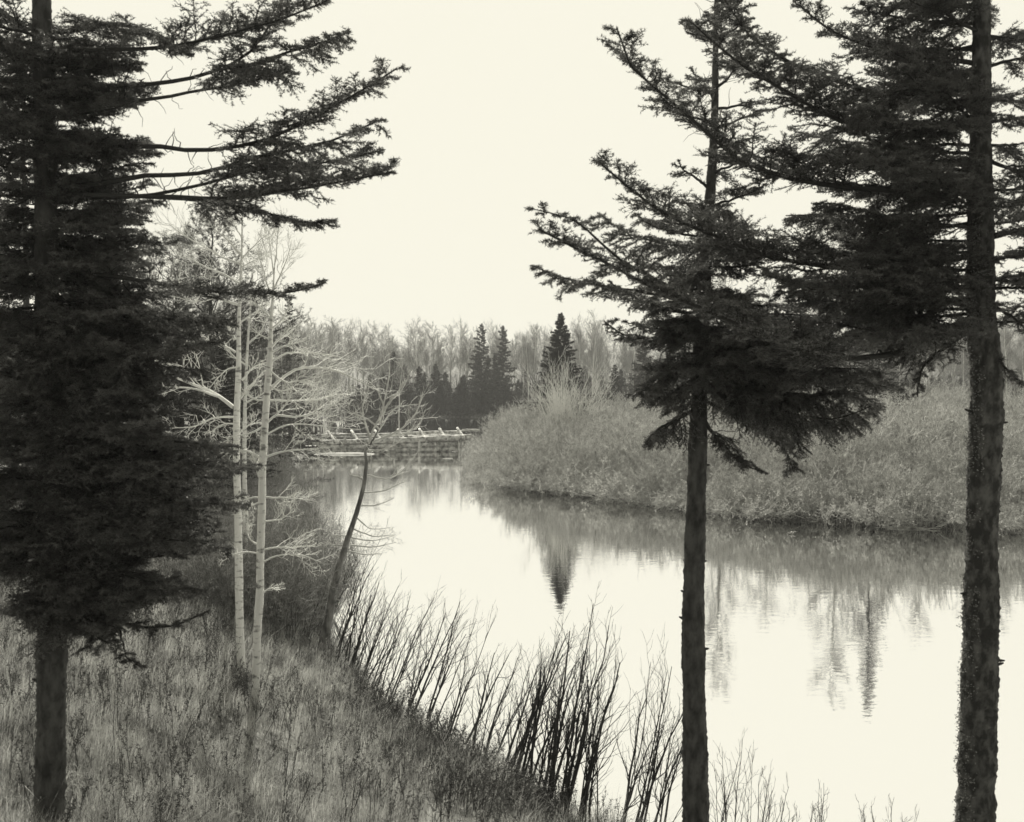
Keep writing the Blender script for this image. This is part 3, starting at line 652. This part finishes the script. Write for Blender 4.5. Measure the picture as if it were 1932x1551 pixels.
for (px, ty, Yd, lb) in [(1583, 430, 70, 'thin bare tree left of the very tall spruce behind the right boughs'), (1450, 560, 72, 'bare pale tree behind the thicket, hidden by the dark boughs'),
                         (1120, 605, 90, 'pale bare tree right of the lone dark spruce'), (1740, 560, 66, 'pale bare tree behind the thicket just left of the thick right trunk'),
                         (1360, 470, 64, 'slim bare tree behind the thicket right of the slim fir'), (1900, 600, 62, 'pale bare tree at the far right edge behind the thicket')]:
    c = Ppt(px, ty, Yd); z = hz(c[0], Yd); o = copy_tree(protoA[1][0], (c[0], Yd, z), R.uniform(0, 6), (c[2] - z) / 11, lb)
    if 'group' in o: del o['group']
c = Ppt(1065, 672, 61); z = hz(c[0], 61)
w = bush_mesh(c[2] - z, 34, 2.6, None, n2=11, n3=5, r0=.035, rmin=.009, base=.15, curve=.1)
o = w.build('tall_willow', M['birch_twig']); o.location = (c[0], 61, z); tag(o, 'tall pale vase-shaped willow in front of the lone dark spruce', 'willow')

# willow thicket on the point
protoW = []
for i in range(5):
    lf = MB(); w = bush_mesh(4.0, 66, 2.2, None, n2=9, n3=5, r0=.024, rmin=.011, base=.4, curve=.0, a2=.65, w2=.22, wob_=.025, leaf=lf, dome=.5); o = w.build('willow_bush', M['willow']); lf.build('leaves', M['willow_leaf'], o); protoW.append([o, 4, False])
    tag(o, 'bare grey willow bush in the thicket on the far side of the river bend', 'bush', 'willow bushes on the point')
# low overhanging bushes on its water line
protoV = []
for i in range(3):
    lf = MB(); w = bush_mesh(1.8, 50, 1.9, None, n2=9, n3=4, r0=.016, rmin=.008, base=.4, curve=.0, a2=.95, w2=.35, wob_=.05, leaf=lf, dome=.6); o = w.build('shore_bush', M['willow']); lf.build('leaves', M['willow_leaf'], o); protoV.append([o, 2, False])
    tag(o, 'low spreading bush hanging over the water at the foot of the willow thicket', 'bush', 'low bushes at the foot of the thicket')
def bush_label(o, x, y, a, b):
    px = 966 + 1900 * x / y; zn = [(1000, 'at the left tip of the thicket'), (1140, 'below the lone dark spruce'), (1290, 'just left of the slim fir trunk'), (1480, 'just right of the slim fir trunk'),
          (1660, 'midway between the two right trunks'), (1830, 'just left of the thick right trunk'), (9999, 'past the thick right trunk')]
    for q, t in zn:
        if px < q: break
    if y > 60: t += ', back rows'
    o['label'] = a + ' ' + t; o['group'] = b + ' ' + t
cnt = 0; pts_ = []
for yy in np.arange(39, 96, 2.1):
    for xx in np.arange(-5, 46, 2.0):
        x_, y_ = xx + R.uniform(-.8, .8), yy + R.uniform(-.8, .8)
        if abs(x_) > y_ * .56 + 2: continue
        d = float(sdist(ISLE, np.array([x_]), np.array([y_]))[0])
        if d < .3 or d > 24: continue
        if y_ > 62 and x_ > 4 and R.uniform() < .55: continue
        if 966 + 1900 * x_ / y_ < 955: continue
        pts_.append((x_, y_, d))
R.shuffle(pts_)
for (x_, y_, d) in pts_[:285]:
    sc = (.5 + .4 * min(d, 4) / 4) * (R.uniform(.66, 1.08) if d < 4 or R.uniform() < .7 else R.uniform(1.0, 1.3))
    bush_label(place(protoW[R.integers(0, 5)], (x_, y_, hz(x_, y_)), sc), x_, y_, 'bare grey willow bush', 'willow bushes')
for (x_, y_, sc) in [(-1.3, 57, .7), (-1.3, 61, .8), (-1.5, 66, .8), (-1.7, 71, .9), (-1.9, 76, .9), (-.8, 56, .8)]:
    bush_label(place(protoV[R.integers(0, 3)], (x_, y_, max(hz(x_, y_), .05)), sc), x_, y_, 'low bush hanging over the water', 'low water-side bushes')
IS = ISLE[1:16]
for (x0, y0), (x1, y1) in zip(IS[:-1], IS[1:]):
    if x0 > 45: x0, y0 = 26, 35.9
    l_ = math.hypot(x1 - x0, y1 - y0)
    for k in range(max(1, int(l_ / 1.1))):
        t = (k + R.uniform(0, 1)) / max(1, int(l_ / 1.1)); x_, y_ = x0 + (x1 - x0) * t, y0 + (y1 - y0) * t + .5
        if 966 + 1900 * x_ / y_ < 938: continue
        bush_label(place(protoV[R.integers(0, 3)], (x_, y_, max(hz(x_, y_), .05)), R.uniform(.7, 1.1)), x_, y_, 'low bush hanging over the water', 'low water-side bushes')

# pine, spruces and bare trees on the left bank behind the birches
def pine(px, ty, Yd, rad, label, seed):
    c = Ppt(px, ty, Yd); z = hz(c[0], Yd); hgt = c[2] - z; root = empty('pine_tree', (c[0], Yd, z)); tag(root, label, 'tree')
    m = MB(); zz = np.linspace(-.2, hgt, 10); tp = np.stack([R.normal(0, .05, 10), R.normal(0, .05, 10), zz], -1); tr_ = .17 * (1.03 - np.linspace(0, 1, 10)); tubes(m, tp, tr_, 8); m.build('trunk', M['fir_bark'], root)
    w = MB(); f = MB()
    A, AR = spawn(tp[None], tr_[None], 60, rad, 1.2, t0=.3, t1=.99, up=.15, wig=.1, N=6, r=.35, rmin=.01, absl=1.0, taper=.6); tubes(w, A, AR, 4)
    B_, BR = spawn(A, AR, 10, .35, .8, t0=.3, up=.15, N=4, r=.5, rmin=.006); tubes(w, B_, BR, 3)
    C_, CR = spawn(B_, BR, 5, .45, .7, t0=.2, up=.15, N=3, r=.6, rmin=.0032)
    needles(f, C_, .011, .09, .012, flat=1, fwd=.5)
    w.build('branches', M['fir_twig'], root); f.build('crown', M['needle_pale'], root); return root
pine(395, 385, 34, 2.9, 'broad feathery pine behind the tops of the pale pair', 1)
pine(330, 470, 40, 3.0, 'second feathery pine further left behind the dark fir', 2)
big_spruce(545, 560, 62, 2.2, 'dark spruce on the left bank just right of the pale pair', nb=110, sp=.03, nl=.14, nw=.05)
big_spruce(480, 560, 52, 2.4, 'dark spruce on the left bank directly behind the pale pair', nb=110, sp=.03, nl=.14, nw=.05)
big_spruce(420, 600, 36, 2.2, 'dark spruce on the left bank left of the pale pair', nb=120, sp=.022, nl=.11, nw=.035)
big_spruce(340, 560, 30, 2.2, 'dark spruce mostly hidden behind the lower boughs of the left fir', nb=120, sp=.022, nl=.11, nw=.035)
big_spruce(200, 300, 28, 2.8, 'tall dark spruce hidden behind the big left fir', nb=140, sp=.022, nl=.11, nw=.035)
big_spruce(40, 60, 22, 2.9, 'tall dark spruce at the left edge behind the big fir', nb=150, sp=.02, nl=.09, nw=.03)
big_spruce(-60, 250, 26, 2.9, 'dark spruce half outside the left edge', nb=150, sp=.02, nl=.09, nw=.03)
for (px, ty, Yd) in [(575, 600, 80), (600, 640, 92), (560, 640, 70), (520, 590, 75), (590, 620, 100), (610, 655, 104), (440, 560, 66), (400, 560, 70), (500, 640, 48), (430, 640, 45), (380, 650, 38), (530, 650, 58)]:
    c = Ppt(px, ty, Yd); z = hz(c[0], Yd); o = copy_tree(protoA[int(R.integers(0, 4))][0], (c[0], Yd, z), R.uniform(0, 6), (c[2] - z) / 11.5, 'pale bare tree on the left bank behind the white-barked pair')
    o['group'] = 'bare trees on the left bank'
for i in range(26):   # brush under them
    Yd = R.uniform(26, 84); px = R.uniform(330, 545); c = Ppt(px, 800, Yd); d = float(sdist(NEAR, np.array([c[0]]), np.array([Yd]))[0])
    if d < .4: continue
    o = copy_tree(protoB[i % 4], (c[0], Yd, hz(c[0], Yd)), R.uniform(0, 6), R.uniform(.5, .8))

# ------------------------------------------------------------------ log crib across the channel
crib = empty('log_crib', (0, 0, 0)); tag(crib, 'long low weathered log crib with cross ties standing in the channel left of the thicket', 'log crib')
def crib_pt(px, zz, dy=0):
    # front line of the crib on the water, from pixel x 520 to 885
    t = (px - 520) / 365; Yd = 73 + 2 * t + dy; c = Ppt(px, 800, Yd); return np.array([c[0], Yd, zz])
def log(a, b_, r=.13, name='log', mt='log'):
    r = r * 1.3
    m = MB(); n_ = 8; s = np.linspace(0, 1, n_)[:, None]; P_ = a * (1 - s) + b_ * s + R.normal(0, .015, (n_, 3)); tubes(m, P_, np.full(n_, r) * R.uniform(.92, 1.08, n_), 8, cap=True)
    m.build(name, M[mt], crib, smooth=False)
for (a, b_, z0, z1, r, dy) in [(515, 640, .75, .8, .13, 0), (600, 700, .42, .45, .14, 0), (640, 790, .8, .9, .13, 0), (690, 875, .85, 1.05, .15, 0), (770, 890, 1.05, 1.12, .13, .3),
                               (600, 720, .12, .12, .14, 0), (700, 870, .5, .55, .14, 0), (720, 868, .18, .2, .14, 0), (530, 660, 1.15, 1.2, .1, 1.4), (640, 800, 1.2, 1.25, .11, 1.5), (540, 700, .3, .3, .14, .7), (640, 860, .62, .7, .13, .7), (560, 760, .7, .7, .12, .6), (700, 868, .32, .34, .14, .6), 
                               (740, 872, 1.25, 1.38, .11, 1.5), (872, 905, 1.5, 1.52, .07, 1.5), (520, 610, .2, .2, .13, .2), (560, 705, 1.1, 1.0, .08, .7)]:
    log(crib_pt(a, z0, dy), crib_pt(b_, z1, dy), r, mt='snag' if .5 < dy < 1 else 'log')  # filler logs behind the front get darker wood, painting the gaps as shaded
for px in [548, 588, 628, 672, 716, 760, 800, 838, 872]:
    t = (px - 520) / 365
    log(crib_pt(px + 4, .75 + .25 * t, -.35), crib_pt(px - 9, 1.42 + .25 * t, 1.8), .075, 'cross_tie')
for px in [600, 652, 700, 745, 790, 820, 866, 872]:
    p = crib_pt(px, -.6, -.2); p2 = crib_pt(px + R.uniform(-3, 3), 1.1, -.2); log(p, p2, .075, 'post')

# sand bar with pale grass beside the crib, and the drift pieces
m = MB(); 
def lump(px, py, wpx, dpt, zt, name, mt, kind='structure'):
    D = H * FPX / (py - 700.); c = Ppt(px, py, D); rx = wpx / FPX * D / 2; n_ = 40; a = np.linspace(0, 2 * pi, n_, endpoint=False)
    v = [[c[0], D, zt]]; fs = []
    rr_ = 1 + .15 * np.sin(a * 3 + px) + .08 * np.sin(a * 7)
    for ring, (s, z_) in enumerate([(.5, zt * .9), (.85, zt * .5), (1.05, -.1)]):
        for k in range(n_): v.append([c[0] + rx * s * rr_[k] * math.cos(a[k]), D + dpt * s * rr_[k] * math.sin(a[k]), z_])
    m = MB(); tr = [[0, 1 + k, 1 + (k + 1) % n_] for k in range(n_)]
    q = [[1 + r_ * n_ + k, 1 + (r_ + 1) * n_ + k, 1 + (r_ + 1) * n_ + (k + 1) % n_, 1 + r_ * n_ + (k + 1) % n_] for r_ in range(2) for k in range(n_)]
    m.add(v, q=q, t=tr); o = m.build(name, mt, smooth=True); tag(o, kind=kind); return o
lump(545, 846, 150, 3.2, .35, 'sand_bar', mat('pale_sand', .4, .6, scale=2))
lump(650, 857, 120, .8, .12, 'sand_bar', bpy.data.materials['pale_sand'])
lump(578, 889, 26, .25, .06, 'sand_bar', bpy.data.materials['pale_sand'])
lump(845, 866, 22, .2, .05, 'sand_bar', bpy.data.materials['pale_sand'])
def drift(a, b_, name, label, cat, r=.05):
    m = MB(); n_ = 8; s = np.linspace(0, 1, n_)[:, None]; p0, p1 = a, b_; P_ = p0 * (1 - s) + p1 * s + R.normal(0, .02, (n_, 3)); tubes(m, P_, r * (1 - .5 * s[:, 0]), 7, cap=True); A, AR = spawn(P_[None], (r * (1 - .5 * s[:, 0]))[None], 3, .12, .8, r=.5, rmin=.01); tubes(m, A, AR, 4)
    tag(m.build(name, M['log'], smooth=True), label, cat)
D1, D2 = H * FPX / (997 - 700), H * FPX / (1001 - 700)
a, b_ = Ppt(1674, 997, D1), Ppt(1775, 1001, D2); a[2] = b_[2] = .04
drift(a, b_, 'drift_log', 'pale stripped log floating at the water edge below the thicket at right', 'log', .05)
a, b_ = Ppt(1486, 1010, H*FPX/310.), Ppt(1503, 1009, H*FPX/309.); a[2] = .03; b_[2] = .08
drift(a, b_, 'drift_wood', 'small white piece of driftwood on the water between the two right trunks', 'driftwood', .045)

# ------------------------------------------------------------------ grass
def grass(name, label, n_, xs, ys, land, hgt, wd, mt, lean=(.08, 0), cond=None, dmin=.15):
    X = R.uniform(xs[0], xs[1], n_ * 3); Y = ys[0] + (ys[1] - ys[0]) * R.uniform(0, 1, n_ * 3) ** 1.4
    k = (np.abs(X) < Y * .56 + 1.5) if cond is None else cond(X, Y); X, Y = X[k][:n_], Y[k][:n_]
    cl = wob(X, Y, .45) + wob(X + 9, Y, 1.3)
    k = (sdist(land, X, Y) > dmin) & (R.uniform(-2.2, 1.0, len(X)) < cl + .6); X, Y, cl = X[k], Y[k], cl[k]; n_ = len(X); Z = height(X, Y)
    h_ = hgt * R.uniform(.4, 1.15, n_) * (1 + .25 * cl); a = R.uniform(0, 2 * pi, n_); l_ = R.normal(0, .5, n_)
    dx = lean[0] + np.cos(a) * l_; dy = lean[1] + np.sin(a) * l_
    sx, sy = np.cos(a + 1.3) * wd / 2, np.sin(a + 1.3) * wd / 2; sc_ = (Y / 12)
    b0 = np.stack([X, Y, Z - .02], -1); sd_ = np.stack([sx, sy, 0 * sx], -1) * np.clip(sc_, .8, 3)[:, None]
    mid = b0 + np.stack([dx * h_ * .4, dy * h_ * .4, h_ * .6], -1); tip = b0 + np.stack([dx * h_ * 1.5, dy * h_ * 1.5, h_ * .93], -1)
    V = np.stack([b0 - sd_, b0 + sd_, mid + sd_ * .7, mid - sd_ * .7, tip], 1); i = np.arange(n_)[:, None] * 5
    m = MB(); m.add(V, q=i + np.array([[0, 1, 2, 3]]), t=i + np.array([[3, 2, 4]]))
    return tag(m.build(name, mt), label, 'grass', kind='stuff')
grass('grass', 'tall dry meadow grass covering the near bank', 300000, (-14, 6), (5, 34), NEAR, .46, .0065, M['grass'])
grass('grass', 'dry grass at the foot of the willow thicket', 50000, (-6, 30), (37, 60), ISLE, .5, .012, M['grass'], dmin=.0)
n_ = 3400; X = R.uniform(-10, 2, n_); Y = R.uniform(7, 24, n_); k = (sdist(NEAR, X, Y) > .3) & (X > -.56 * Y - .5) & (wob(X, Y, .7) + wob(X + 4, Y, .3) > R.uniform(-.6, 1.0, n_)); X, Y = X[k], Y[k]; n_ = len(X)
st = np.stack([X, Y, height(X, Y) - .03], -1); en = st + np.stack([R.normal(.05, .12, n_), R.normal(0, .1, n_), R.uniform(.35, .8, n_)], -1)
P_ = np.stack([st, (st + en) / 2 + R.normal(0, .02, (n_, 3)), en], 1); rd = np.full((n_, 3), .004); rd[:, 2] = .0015; f = MB(); tubes(f, P_, rd, 3)
A, AR = spawn(P_, rd, 7, .28, .6, t0=.35, N=3, r=.6, rmin=.0016, up=.15); tubes(f, A, AR, 3); needles(f, A, .012, .03, .01, flat=1, fwd=.3)
tag(f.build('weeds', M['dark_leaf']), 'dark withered weeds tangled through the meadow grass', 'weeds', kind='stuff')
# pale seed heads dotted over the meadow
n_ = 2600; X = R.uniform(-8, 1, n_); Y = R.uniform(7, 22, n_); k = (sdist(NEAR, X, Y) > .5) & (X > -.56 * Y - .5); X, Y = X[k], Y[k]; Z = height(X, Y) + R.uniform(.2, .5, len(X))
st = np.stack([X, Y, Z], -1); f = MB(); needles(f, np.stack([st, st + R.normal(0, .01, st.shape) + np.array([.01, 0, .04])], 1), .006, .014, .010, flat=1, fwd=.3)
tag(f.build('seed_heads', M['weed']), 'pale seed heads dotted over the meadow grass', 'seed heads', kind='stuff')
print('objects', len(bpy.data.objects), 'polys', sum(len(m_.polygons) for m_ in bpy.data.meshes))

# ------------------------------------------------------------------ pale river air
hm = bpy.data.materials.new('haze'); hm.use_nodes = True; n = hm.node_tree; n.nodes.clear()
o_ = n.nodes.new('ShaderNodeOutputMaterial'); pv = n.nodes.new('ShaderNodeVolumePrincipled'); n.links.new(pv.outputs[0], o_.inputs['Volume'])
pv.inputs['Color'].default_value = (.95, .95, .95, 1); pv.inputs['Density'].default_value = HAZE; pv.inputs['Anisotropy'].default_value = .3
m = MB(); a, b_, z0, z1 = np.array([-332, -54]), np.array([332, 402]), -2.3, 20.5
m.add([[a[0], a[1], z0], [b_[0], a[1], z0], [b_[0], b_[1], z0], [a[0], b_[1], z0], [a[0], a[1], z1], [b_[0], a[1], z1], [b_[0], b_[1], z1], [a[0], b_[1], z1]],
      q=[[0, 3, 2, 1], [4, 5, 6, 7], [0, 1, 5, 4], [1, 2, 6, 5], [2, 3, 7, 6], [3, 0, 4, 7]])
tag(m.build('haze', hm), kind='stuff')
